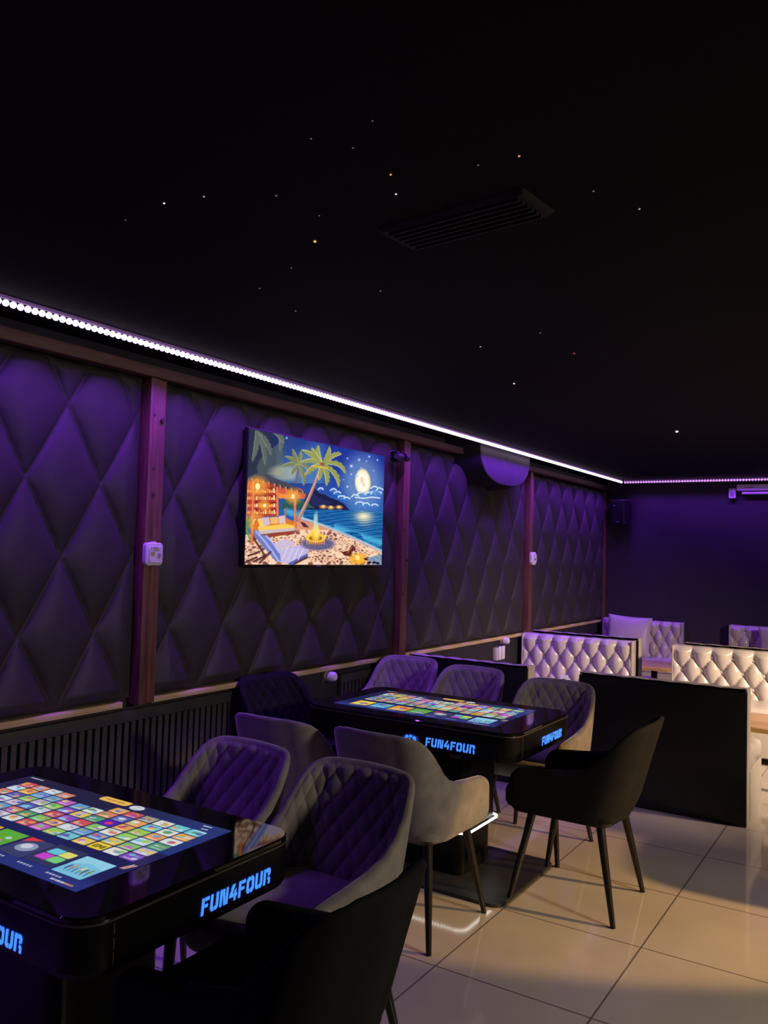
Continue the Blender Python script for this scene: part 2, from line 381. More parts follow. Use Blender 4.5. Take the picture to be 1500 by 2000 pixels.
def paint_beach():
    rs = np.random.RandomState(3)
    c = Canvas(1300, 1300, 0.42, (24, 40, 92))
    X, Y = c.X, c.Y
    n1 = np.zeros_like(X)
    for k in range(26):
        fx, fy, ph = rs.uniform(-.02, .02), rs.uniform(-.02, .02), rs.uniform(0, 6.3); n1 += np.sin(fx * X + fy * Y + ph)
    n1 = n1 / 5
    c.put(np.clip((X - 300) / 500, 0, 1), (26, 52, 150)); c.put(np.clip((Y - 480) / 330, 0, 1) * 0.75, (46, 112, 190))
    c.put(np.clip((n1 - .2), 0, 1) * (Y < 620) * (X > 380) * (X < 930), (96, 150, 205), 0.65)
    c.put(np.clip((420 - X) / 120, 0, 1) * np.clip((620 - Y) / 80, 0, 1), (46, 52, 62), 0.85)
    c.put((X < 430) * (n1 > .35) * (Y < 560), (84, 98, 96), 0.7)
    c.ell(440, 545, 70, 40, (205, 205, 160), .6, .9)
    for a, b in (((250, 235), (300, 500)), ((240, 230), (205, 470)), ((260, 250), (345, 420)), ((400, 240), (410, 390)), ((360, 240), (440, 330))):
        leaf(c, a, b, (20, -10), 34, (92, 104, 96), (130, 140, 120))
    # moon, stars, clouds
    c.ell(1008, 605, 95, 135, (150, 180, 215), .55, 1.0); c.ell(1008, 605, 50, 86, (255, 240, 190), 1, .25); c.ell(1008, 605, 36, 66, (255, 253, 235), 1, .2)
    c.ell(1003, 590, 9, 20, (225, 205, 160), .7, .6); c.ell(1016, 625, 8, 12, (225, 205, 160), .6, .6)
    for x, y, r in ((928, 487, 13), (895, 640, 9), (985, 440, 10), (1060, 415, 9), (960, 560, 9), (1040, 450, 6), (900, 430, 6), (1120, 440, 7), (1000, 500, 6), (870, 590, 5), (925, 548, 7), (1090, 520, 5), (460, 285, 8), (820, 470, 5)):
        c.ell(x, y, r * .8, r * .8, (120, 165, 230), .7, 1.0); c.ell(x, y, r * .45, r * .5, (245, 250, 255))
    for x, y, rr, k in ((1000, 700, 26, 9), (1060, 700, 30, 9), (1105, 690, 28, 8), (950, 712, 18, 6), (1090, 655, 22, 6), (1130, 660, 18, 5), (820, 690, 18, 6), (850, 720, 20, 7), (790, 670, 16, 5), (890, 730, 15, 5), (980, 770, 22, 7), (1030, 775, 20, 6), (1090, 780, 18, 6), (700, 660, 14, 4)):
        c.ell(x, y, rr * 1.3, rr * .7, (70, 130, 200), .7, .5)
        pts = [(x + rr * 1.3 * math.cos(a) + rs.uniform(-4, 4), y - rr * .75 * abs(math.sin(a)) + rs.uniform(-4, 4)) for a in np.linspace(PI, 0, k)]
        c.line(pts, 7, (225, 240, 252))
    c.line([(950, 718), (1010, 724), (1075, 716), (1130, 722)], 7, (240, 248, 255))
    # sea
    sea = c.poly([(430, 790), (1160, 825), (1145, 1140), (960, 1030), (560, 900), (430, 840)], (22, 92, 158))
    wv = np.sin(Y * .35 + np.sin(X * .03) * 2 + n1 * 1.5)
    c.put(sea * (wv > .35), (44, 134, 196), .7); c.put(sea * (np.sin(Y * .21 + X * .02 + n1 * 3) < -.72), (12, 56, 118), .8)
    c.put(sea * np.exp(-((X - 1008) / 62.) ** 2 - ((Y - 858) / 36.) ** 2), (255, 240, 195), 1)
    c.put(sea * np.exp(-((X - 1015) / 50.) ** 2 - ((Y - 900) / 40.) ** 2) * (wv > 0), (225, 220, 190), .6)
    c.put(np.exp(-((Y - 975 - (X - 900) * .33) / 28.) ** 2) * sea * (n1 > -.1), (90, 200, 235), .75)
    # headland
    c.poly([(540, 808), (585, 735), (620, 668), (650, 652), (690, 690), (730, 700), (765, 722), (820, 742), (868, 768), (905, 812)], (26, 30, 66))
    c.poly([(590, 760), (640, 690), (700, 730), (780, 760), (700, 800)], (44, 50, 100), .6)
    for x, y in ((715, 790), (770, 795), (830, 792)): c.ell(x, y, 17, 9, (255, 170, 80), .8, 1.); c.ell(x, y - 3, 9, 9, (255, 225, 150))
    c.poly([(400, 810), (440, 740), (520, 735), (600, 760), (660, 800), (480, 805)], (44, 92, 72), .9)
    # beach
    sand = c.poly([(540, 880), (620, 905), (760, 955), (900, 1015), (1010, 1065), (1145, 1130), (1140, 1225), (130, 1225), (140, 1000), (400, 930)], (224, 152, 120))
    cells = rs.uniform([130, 985], [1150, 1235], (700, 2)); cells[:, 1] = 985 + (cells[:, 1] - 985) ** .97
    d1 = np.full(X.shape, 1e9); d2 = d1.copy()
    for cx, cy in cells:
        d = np.hypot((X - cx) * .62, (Y - cy) * 1.15); d2 = np.minimum(d2, np.maximum(d, d1)); d1 = np.minimum(d1, d)
    net = sand & ((Y - 985) > (X - 900) * .75 - 60) & (Y > 960)
    c.put(net * ((d2 - d1) > 4.5), (160, 104, 88), .75); c.put(net * ((d2 - d1) > 8.5), (96, 62, 66), .7); c.put(net * ((d2 - d1) < 4.0), (255, 224, 190), .85)
    c.line([(545, 872), (640, 902), (760, 948), (900, 1008), (1010, 1055), (1145, 1122)], 12, (205, 190, 195)); c.line([(560, 868), (760, 935), (900, 995), (1145, 1110)], 6, (150, 215, 235), .8)
    c.poly([(1030, 1160), (1145, 1130), (1140, 1225), (1060, 1225)], (110, 150, 190), .8)
    # palms
    def taper(p0, p1, w0, w1, col, bend=0):
        (x0, y0), (x1, y1) = p0, p1
        L = []; Rr = []
        for k in range(9):
            t = k / 8; x = x0 + (x1 - x0) * t + bend * math.sin(PI * t); y = y0 + (y1 - y0) * t; ww = w0 + (w1 - w0) * t; L.append((x - ww, y)); Rr.append((x + ww, y))
        c.poly(L + Rr[::-1], col)
    taper((520, 620), (548, 480), 10, 6, (120, 100, 110)); taper((452, 800), (425, 900), 6, 12, (150, 120, 110))
    for tip, bl in (((415, 500), (0, -30)), ((440, 420), (20, -20)), ((490, 560), (-25, 0)), ((575, 640), (25, 0)), ((560, 380), (20, 0)), ((630, 560), (20, -40)), ((500, 360), (10, 10))):
        leaf(c, (540, 475), tip, bl, 26, (124, 132, 84), (168, 172, 118))
    taper((522, 900), (700, 500), 17, 9, (176, 122, 116), 12)
    c.line([(532, 880), (600, 740), (655, 620), (700, 505)], 6, (228, 176, 150))
    for tip, bl in (((560, 372), (10, -45)), ((545, 470), (20, -60)), ((580, 570), (-10, -50)), ((690, 330), (-20, 0)), ((770, 340), (40, 10)), ((860, 400), (30, -50)), ((885, 550), (50, -70)), ((830, 650), (60, -20)), ((740, 640), (25, 0)), ((690, 600), (-20, 0)), ((640, 350), (-10, -10))):
        leaf(c, (718, 478), tip, bl, 33, (150, 156, 84), (206, 206, 140))
    c.line([(640, 488), (700, 498), (750, 505)], 8, (238, 190, 70)); c.ell(716, 476, 16, 14, (150, 90, 60))
    # hut
    c.poly([(165, 660), (180, 580), (235, 560), (330, 590), (560, 660), (592, 700), (580, 735), (500, 720), (390, 700), (165, 690)], (210, 96, 60))
    c.poly([(190, 600), (390, 640), (385, 860), (180, 870), (165, 700)], (178, 62, 38))
    for y in (650, 708, 756, 810): c.line([(205, y + 2), (385, y + 8)], 8, (116, 34, 24))
    for y in (690, 742, 796, 846):
        for k in range(11):
            x = 216 + k * 15.5; h = rs.uniform(12, 34); c.poly([(x, y), (x + 11, y), (x + 11, y - h), (x, y - h)], [(255, 196, 120), (255, 226, 170), (240, 140, 70), (255, 170, 90)][k % 4])
        for k in range(3): c.poly([(170 + k * 11, y), (178 + k * 11, y), (178 + k * 11, y - 22), (170 + k * 11, y - 22)], (244, 160, 96))
    c.poly([(180, 585), (235, 545), (330, 570), (470, 620), (592, 690), (570, 690), (420, 652), (235, 590), (185, 610)], (70, 72, 84))
    for k in range(30):
        x = 186 + k * 13.5; y = 585 + max(0, (x - 230)) * .27; c.poly([(x, y), (x + 11, y + 3), (x + 6, y + rs.uniform(24, 44))], [(96, 84, 84), (240, 140, 70), (58, 56, 66)][k % 3])
    c.poly([(390, 690), (500, 715), (500, 735), (390, 730)], (250, 140, 70))
    for p, q, ww in (((216, 610), (196, 1070), 11), ((384, 650), (384, 860), 8), ((512, 690), (508, 945), 10), ((168, 640), (160, 900), 5)): taper(p, q, ww, ww, (206, 92, 58)); c.line([p, q], 4, (255, 170, 110))
    for x, y, r in ((245, 645, 24), (498, 715, 18), (225, 905, 22), (290, 785, 14)): c.ell(x, y, r * 2, r * 2, (255, 170, 60), .7, 1.); c.ell(x, y, r * .7, r, (255, 244, 170))
    # foliage left
    for tip in ((185, 860), (200, 900), (190, 950), (150, 880), (180, 1000), (190, 1060)): leaf(c, (150, 960), tip, (0, -14), 13, (96, 150, 84))
    # couch
    c.poly([(215, 900), (240, 870), (440, 870), (505, 905), (505, 950), (240, 985), (212, 950)], (222, 120, 46)); c.poly([(240, 940), (440, 915), (505, 930), (500, 945), (250, 975)], (255, 206, 84)); c.poly([(225, 968), (505, 945), (505, 972), (240, 1005)], (206, 190, 196))
    for q, col in (([(240, 880), (320, 868), (330, 920), (262, 945)], (214, 190, 206)), ([(330, 870), (385, 866), (392, 914), (336, 918)], (246, 190, 110)), ([(390, 862), (438, 856), (440, 912), (396, 914)], (222, 196, 204)), ([(240, 885), (268, 880), (285, 935), (256, 940)], (255, 214, 90))): c.poly(q, col)
    c.poly([(205, 1000), (505, 965), (505, 990), (205, 1030)], (150, 66, 44))
    # loungers
    c.poly([(335, 1070), (440, 1022), (500, 1050), (490, 1075), (380, 1110)], (208, 190, 216)); c.poly([(385, 1110), (545, 1065), (600, 1100), (598, 1128), (450, 1205), (392, 1195)], (196, 186, 226)); c.poly([(450, 1205), (598, 1128), (594, 1160), (480, 1222)], (92, 96, 176))
    c.poly([(215, 970), (240, 962), (262, 1000), (310, 1000), (395, 1120), (402, 1188), (368, 1192), (300, 1110), (215, 1010)], (112, 124, 196)); c.line([(230, 975), (290, 1045), (350, 1130), (385, 1185)], 14, (168, 176, 232)); c.line([(300, 1005), (350, 1060), (392, 1125)], 10, (190, 190, 240))
    for x in (440, 480, 520, 555): c.line([(x - 30, 1180), (x + 10, 1095)], 4, (238, 226, 250))
    for a, b in (((215, 1030), (290, 1150)), ((290, 1150), (210, 1190)), ((170, 1150), (250, 1120)), ((330, 1120), (250, 1200)), ((500, 1205), (590, 1160)), ((150, 1195), (230, 1160))): c.line([a, b], 13, (88, 48, 44))
    # fire pit
    c.ell(670, 1060, 100, 40, (70, 74, 130), .8, .4); c.ell(655, 1030, 72, 40, (160, 100, 70)); c.ell(655, 1016, 72, 34, (255, 206, 70)); c.ell(655, 1020, 48, 20, (150, 92, 40))
    for k in range(9): c.line([(592 + k * 15.5, 1035), (592 + k * 15.5, 1062)], 4, (240, 176, 120))
    for x, y, a, b, col in ((655, 990, 26, 46, (255, 200, 60)), (660, 960, 16, 48, (255, 232, 120)), (655, 900, 9, 50, (190, 220, 200)), (668, 870, 5, 40, (150, 200, 220))): c.ell(x, y, a, b, col, .85, .5)
    # driftwood and embers
    c.poly([(835, 1120), (890, 1110), (915, 1068), (935, 1078), (945, 1100), (915, 1120), (915, 1155), (860, 1145)], (94, 40, 34)); c.line([(880, 1130), (918, 1085)], 6, (190, 90, 60))
    c.poly([(545, 900), (575, 905), (610, 940), (570, 940)], (90, 40, 50)); c.ell(960, 1170, 44, 30, (255, 180, 50), .9, .8); c.ell(955, 1160, 16, 18, (255, 236, 130))
    for x, y in ((1015, 1170), (1040, 1195), (1075, 1195), (1100, 1200)): c.ell(x, y, 14, 9, (34, 28, 46))
    c.a = np.clip(c.a * 1.0, 0, 255); return c

DIG = {'2': ('111', '001', '111', '100', '111'), '0': ('111', '101', '101', '101', '111'), '4': ('101', '101', '111', '001', '001'), '8': ('111', '101', '111', '101', '111')}
def paint_menu(seed):
    rs = np.random.RandomState(seed)
    c = Canvas(1000, 570, 0.62, (30, 34, 84))              # x: left to right, y: 0 = far side
    X, Y = c.X, c.Y
    c.put(np.clip(1 - Y / 330, 0, 1), (36, 34, 62)); c.put(np.clip((X - 500) / 400, 0, 1) * (Y < 260), (40, 62, 132), .8); c.put((Y > 300) & (X < 700), (24, 36, 100), .35)
    c.put(np.clip((Y - 470) / 60, 0, 1), (44, 56, 132), .9)
    pal = [(120, 190, 90), (90, 150, 215), (236, 200, 70), (196, 84, 190), (226, 120, 84), (232, 232, 226), (96, 204, 214), (64, 74, 178), (150, 204, 70), (186, 176, 214), (240, 160, 60), (62, 150, 96), (214, 60, 70), (120, 60, 196), (206, 224, 236), (164, 150, 120)]
    pal = [tuple(.84 * q + 34 for q in p) for p in pal]
    V = lambda v: 570 * (1 - v)
    def tile(u0, v0, wu, hv, col, deco=True):
        x0, x1, y0, y1 = u0 * 1000, (u0 + wu) * 1000, V(v0 + hv), V(v0)
        r = 6; m = (np.maximum(np.abs(X - (x0 + x1) / 2) - (x1 - x0) / 2 + r, 0) ** 2 + np.maximum(np.abs(Y - (y0 + y1) / 2) - (y1 - y0) / 2 + r, 0) ** 2) < r * r
        c.put(m, col); w_, h_ = x1 - x0, y1 - y0
        if deco:
            for k in range(3):
                cc = pal[rs.randint(16)]; cx, cy = x0 + rs.uniform(.2, .8) * w_, y0 + rs.uniform(.25, .75) * h_
                q = rs.uniform(.1, .26) * w_
                c.put(m & (((X - cx) / q) ** 2 + ((Y - cy) / (q * rs.uniform(.4, .9))) ** 2 < 1), cc, .9)
            c.put(m & (np.abs(Y - y1 + h_ * .2) < h_ * .07) & (np.abs(X - (x0 + x1) / 2) < w_ * .32), (245, 245, 245), .55)
        return x0, x1, y0, y1
    for r in range(6):
        for k in range(13):
            u0, v0 = 0.065 + 0.0691 * k, 0.387 + 0.0862 * r
            if r == 5 and 4 <= k < 7: continue
            if k == 10 and r == 0:
                x0, x1, y0, y1 = tile(u0, v0, .062, .078, (246, 216, 60), False)
                for j, ch in enumerate('2048'):
                    for a, row in enumerate(DIG[ch]):
                        for b, q in enumerate(row):
                            if q == '1': c.put((np.abs(X - (x0 + 11 + j * 11 + b * 3 + 1.5)) < 1.7) & (np.abs(Y - (y0 + 13 + a * 4 + 2)) < 2.1), (70, 60, 30))
            elif k == 8 and r == 3:
                tile(u0, v0, .062, .078, (88, 40, 190), False); c.ell((u0 + .031) * 1000, V(v0 + .039), 14, 12, (230, 60, 90))
            else: tile(u0, v0, .062, .078, pal[rs.randint(16)])
    for k in range(7):
        u0 = 0.075 + 0.125 * k
        if k == 6:
            tile(.825, .095, .122, .21, (126, 200, 232), False); c.poly([(825, V(.305)), (947, V(.305)), (947, V(.22)), (880, V(.25)), (825, V(.2))], (158, 218, 240), .8)
            for j in range(6): c.ell(846 + j * 16, V(.17 + .01 * (j % 2)), 5, 16, [(90, 90, 160), (200, 150, 120), (120, 170, 190), (230, 220, 150), (90, 110, 120), (130, 160, 80)][j]); c.line([(846 + j * 16, V(.17)), (852 + j * 16, V(.13))], 3, (70, 90, 130))
        elif k == 5:
            c.put((np.abs(X - 752) < 62) & (np.abs(Y - V(.215)) < 62), (52, 56, 92))
            for (du, dv, col) in ((-.024, .035, (110, 206, 226)), (.026, .035, (232, 226, 120)), (-.024, -.035, (206, 70, 206)), (.026, -.035, (120, 214, 130))): tile(.753 + du - .0235, .215 + dv - .032, .047, .064, col, False)
        elif k == 4:
            tile(u0, .095, .112, .21, (60, 66, 108), False); c.ell((u0 + .056) * 1000, V(.2), 36, 30, (150, 160, 190)); c.ell((u0 + .05) * 1000, V(.21), 20, 16, (210, 216, 230)); c.poly([((u0) * 1000, V(.305)), ((u0 + .06) * 1000, V(.305)), ((u0) * 1000, V(.24))], (226, 60, 56))
        else: tile(u0, .095, .112, .21, [(246, 206, 60), (90, 170, 210), (236, 170, 60), (96, 176, 56)][k])
        for j in range(5): c.put((np.abs(X - (u0 * 1000 + 12 + j * 13)) < 4.2) & (np.abs(Y - V(.062)) < 4), (220, 222, 240), .8)
    c.put((np.maximum(np.abs(X - 488) - 56, 0) ** 2 + np.maximum(np.abs(Y - V(.968)) - 6, 0) ** 2) < 190, (246, 190, 90)); c.put((np.abs(X - 488) < 48) & (np.abs(Y - V(.968)) < 4) & (np.sin(X * .8) > -.2), (120, 70, 40), .9)
    c.ell(602, V(.955), 30, 20, (222, 228, 236)); c.ell(602, V(.955), 20, 13, (186, 200, 216)); c.line([(585, V(.955)), (618, V(.955))], 4, (240, 244, 248))
    for x0, n, y in ((24, 8, V(.97)), (900, 4, V(.97)), (915, 3, V(.93)), (910, 5, V(.89))):
        for j in range(n): c.put((np.abs(X - (x0 + j * 9)) < 3.6) & (np.abs(Y - y) < 3.6), (236, 238, 244), .85)
    for j in range(10): c.put((np.abs(X - (880 + j * 9)) < 3.5) & (np.abs(Y - V(.03)) < 4), (240, 240, 250) if j < 6 else (255, 170, 110), .9)
    for x in (965, 975): c.line([(x, V(.30)), (x + 12, V(.36))], 5, (255, 200, 160)); 
    return c

def screen_mesh(name, P00, U, V, nu, nv, canvas, mp, m, parent, gain=1.0):
    us, vs = np.linspace(0, 1, nu), np.linspace(0, 1, nv); UU, VV = np.meshgrid(us, vs)
    P = np.array(P00)[None, None] + UU[..., None] * np.array(U) + VV[..., None] * np.array(V)
    mb = MB(); mb.v = [tuple(p) for p in P.reshape(-1, 3)]
    mb.f = [(j * nu + i, j * nu + i + 1, (j + 1) * nu + i + 1, (j + 1) * nu + i) for j in range(nv - 1) for i in range(nu - 1)]
    me = bpy.data.meshes.new(name); me.from_pydata(mb.v, [], mb.f)
    x, y = mp(UU, VV); col = s2l(np.clip(canvas.sample(x, y), 0, 255)) * gain
    at = me.color_attributes.new('picture', 'FLOAT_COLOR', 'POINT')
    at.data.foreach_set('color', np.concatenate([col.reshape(-1, 3), np.ones((nu * nv, 1))], 1).astype(np.float32).ravel())
    me.materials.append(m); o = bpy.data.objects.new(name, me); COL.objects.link(o); o.parent = parent
    return o

# ------------------------------------------------------------------ television
def television():
    xf, y0, y1, z0, z1 = -3.075, 3.395, 4.80, 1.455, 2.225
    t = thing('television', 'large flat television on the quilted wall showing a moonlit beach', 'television', (WX + 0.02, (y0 + y1) / 2, (z0 + z1) / 2))
    ox, oy, oz = -t.location.x, -t.location.y, -t.location.z
    mb = MB(); mb.box(xf - 0.030 + ox, xf + ox, y0 + oy, y1 + oy, z0 + oz, z1 + oz); mb.build('casing', 'bezel', t, bevel=0.004, smooth=True, angle=0.6)
    mb = MB(); mb.box(xf - 0.036 + ox, xf - 0.029 + ox, 3.85 + oy, 4.4 + oy, 1.62 + oz, 2.02 + oz); mb.build('wall_bracket', 'darkp', t, bevel=0.004)
    mb = MB(); mb.box(xf + ox, xf + 0.003 + ox, 4.05 + oy, 4.10 + oy, z0 + 0.001 + oz, z0 + 0.008 + oz); mb.build('badge', 'greyp', t)
    mp = quad_map(((192, 216), (1174, 412), (1128, 1212), (142, 1212)))
    screen_mesh('screen', (xf + 0.0015 + ox, y0 + 0.007 + oy, z0 + 0.011 + oz), (0, y1 - y0 - 0.014, 0), (0, 0, z1 - z0 - 0.018), 300, 240, paint_beach(), mp, screen_mat('tv_screen', 1.0), t)
television()

# ------------------------------------------------------------------ game tables
GL = {  # stencil capitals on a unit cell, lists of outlines
    'F': (.72, [[(0, 0), (.25, 0), (.25, 1), (0, 1)], [(.29, .77), (.72, .77), (.72, 1), (.29, 1)], [(.29, .40), (.62, .40), (.62, .61), (.29, .61)]]),
    'U': (.80, [[(0, 1), (0, .16), (.14, 0), (.37, 0), (.37, .2), (.25, .24), (.25, 1)], [(.80, 1), (.80, .16), (.66, 0), (.43, 0), (.43, .2), (.55, .24), (.55, 1)]]),
    'N': (.84, [[(0, 0), (.23, 0), (.23, 1), (0, 1)], [(.27, 1), (.42, 1), (.57, .25), (.57, 0), (.42, 0), (.27, .75)], [(.61, 0), (.84, 0), (.84, 1), (.61, 1)]]),
    '4': (.80, [[(.36, 1), (.60, 1), (.26, .44), (.44, .44), (.44, .24), (0, .24), (0, .44)], [(.49, 0), (.70, 0), (.70, .24), (.80, .24), (.80, .44), (.70, .44), (.70, .72), (.49, .56)]]),
    'O': (.82, [[(.38, 1), (.15, 1), (0, .84), (0, .16), (.15, 0), (.38, 0), (.38, .22), (.25, .26), (.25, .74), (.38, .78)], [(.44, 1), (.67, 1), (.82, .84), (.82, .16), (.67, 0), (.44, 0), (.44, .22), (.57, .26), (.57, .74), (.44, .78)]]),
    'R': (.78, [[(0, 0), (.24, 0), (.24, 1), (0, 1)], [(.28, 1), (.64, 1), (.78, .86), (.78, .60), (.68, .50), (.48, .50), (.48, .66), (.55, .68), (.55, .77), (.28, .79)], [(.48, .46), (.64, .46), (.78, .34), (.78, 0), (.55, 0), (.55, .28), (.48, .30)]]),
}
def lettering(text, origin, right, up, out, height, length):
    tot = sum(GL[ch][0] for ch in text) + 0.15 * (len(text) - 1)
    sx = length / tot; X, U, N = Vector(right), Vector(up), Vector(out); front, rim = MB(), MB(); x = 0
    for ch in text:
        wd, ols = GL[ch]
        for ol in ols:
            c = (sum(p[0] for p in ol) / len(ol), sum(p[1] for p in ol) / len(ol))
            for mb, g, d in ((rim, 0.028, 0.0015), (front, -0.020, 0.003)):
                pts = []
                n = len(ol)
                for i, p in enumerate(ol):
                    q = Vector((p[0], p[1]))
                    dv = (q - Vector(c)); q = q + Vector((g if dv.x > 0 else -g, g if dv.y > 0 else -g))
                    pts.append(Vector(origin) + X * ((x + q.x) * sx + 0.0) + U * (q.y * height) + X * (q.y * height * 0.10))
                k = len(mb.v); mb.v += [tuple(p + N * d) for p in pts] + [tuple(p) for p in pts]
                mb.f.append(tuple(range(k, k + n)))
                for i in range(n): mb.f.append((k + i, k + (i + 1) % n, k + n + (i + 1) % n, k + n + i))
        x += wd + 0.15
    return front, rim
def game_table(loc, label, seed, text_shift=0.0, strip='ledwhite'):
    hx, hy = 0.585, 0.36        # half sizes of the top
    t = thing('game_table', label, 'game table', loc, 0, 'two black touch screen game tables')
    mb = MB(); mb.loft([rrect(-hx + .008, hx - .008, -hy + .008, hy - .008, .075, .635), rrect(-hx, hx, -hy, hy, .08, .650), rrect(-hx, hx, -hy, hy, .08, .748)])
    mb.build('apron', 'tableblack', t, smooth=True, angle=0.5)
    mb = MB(); mb.loft([rrect(-hx - .004, hx + .004, -hy - .004, hy + .004, .083, .7485), rrect(-hx - .004, hx + .004, -hy - .004, hy + .004, .083, .7525)]); mb.build('edge_strip', 'lip', t, smooth=True, angle=0.5)
    mb = MB(); mb.loft([rrect(-hx, hx, -hy, hy, .08, .753), rrect(-hx, hx, -hy, hy, .08, .763), rrect(-hx + .004, hx - .004, -hy + .004, hy - .004, .077, .7665)]); mb.build('glass_top', 'glass', t, smooth=True, angle=0.3)
    sx0, sx1, sy0, sy1 = -0.473, 0.437, -0.262, 0.250
    screen_mesh('screen', (sx0, sy0, .7675), (sx1 - sx0, 0, 0), (0, sy1 - sy0, 0), 400, 230, paint_menu(seed), lambda u, v: (u * 1000, (1 - v) * 570), screen_mat('menu_screen', 0.85), t)
    # pedestal
    mb = MB(); mb.loft([rrect(-.258, .258, -.178, .178, .045, .235), rrect(-.258, .258, -.178, .178, .045, .645)]); mb.build('pedestal', 'tableblack', t, smooth=True, angle=0.5)
    mb = MB(); mb.loft([rrect(-.24, .24, -.165, .165, .05, .012), rrect(-.24, .24, -.165, .165, .05, .236)]); mb.build('pedestal_foot', 'tableblack', t, smooth=True, angle=0.5)
    mb = MB(); mb.loft([rrect(-.51, .53, -.36, .31, .06, 0.0), rrect(-.51, .53, -.36, .31, .06, .010), rrect(-.506, .526, -.356, .306, .057, .014)]); mb.build('base_plate', 'baseplate', t, smooth=True, angle=0.5)
    # lettering on the front and on both ends
    for nm, org, rt, out in (('front', (-hx + .72, -hy, .655), (1, 0, 0), (0, -1, 0)), ('end', (hx, -.045 + text_shift, .664), (0, 1, 0), (1, 0, 0)), ('end', (-hx, .20, .664), (0, -1, 0), (-1, 0, 0))):
        f, r = lettering('FUN4FOUR', org, rt, (0, 0, 1), out, .041, .255)
        o = r.build('lettering', 'bluerim', t); f.build('letter_faces', 'blue', o)
        o['label'] = 'glowing blue stencil lettering on the table ' + nm
    # oval emblem between the front letterings: plain rim with two round lights
    mb = MB(); a = [(.045 * math.cos(2 * PI * k / 24) - hx + .64, -hy - .0005, .679 + .021 * math.sin(2 * PI * k / 24)) for k in range(24)]
    mb.loft([a, [(p[0], p[1] - .0015, p[2]) for p in a]]); em = mb.build('emblem', 'bluerim', t)
    mb = MB()
    for dx, dz, r in ((-.02, .006, .009), (.0, .010, .008), (.02, .004, .010), (-.006, -.004, .007), (.026, -.006, .006), (-.03, -.003, .006)):
        a = [(r * math.cos(2 * PI * k / 10) - hx + .64 + dx, -hy - .002, .679 + dz + r * .8 * math.sin(2 * PI * k / 10)) for k in range(10)]
        mb.loft([a, [(p[0], p[1] - .0015, p[2]) for p in a]])
    mb.build('emblem_lights', 'blue', em)
    # vertical seam clips at the corners
    for sx in (-1, 1):
        mb = MB()
        for k in range(3): mb.box(sx * (hx + .0005) - .001, sx * (hx + .0005) + .001, -hy + .084, -hy + .087, .655 + k * .031, .680 + k * .031)
        mb.build('seam_clip', 'lip', t)
    mb = MB()
    for k in range(4): mb.box(.17, .235, -.1785, -.1765, .575 + k * .009, .579 + k * .009)
    st = mb.build('sticker', 'print', t); st.location = (0, -.004, 0)
    # white strip under the pedestal
    ring = rrect(-.272, .272, -.192, .192, .05, .226, 6)
    mb = MB(); pts = []
    for i in range(len(ring)):
        p, q = Vector(ring[i]), Vector(ring[(i + 1) % len(ring)]); n = max(1, int((q - p).length / .017))
        for k in range(n): pts.append(p.lerp(q, k / n))
    for p in pts: mb.box(p.x - .0045, p.x + .0045, p.y - .0045, p.y + .0045, p.z - .004, p.z + .004)
    s = mb.build('white_led_strip', strip, t)
    return t
T1, T2 = (-2.035, 1.507, 0), (-2.050, 3.772, 0)
game_table(T1, 'black touch screen game table nearest the viewer, cut by the left picture edge', 5, 0.03, 'ledoff')
game_table(T2, 'black touch screen game table farther back, in front of the black sofa backs', 11)

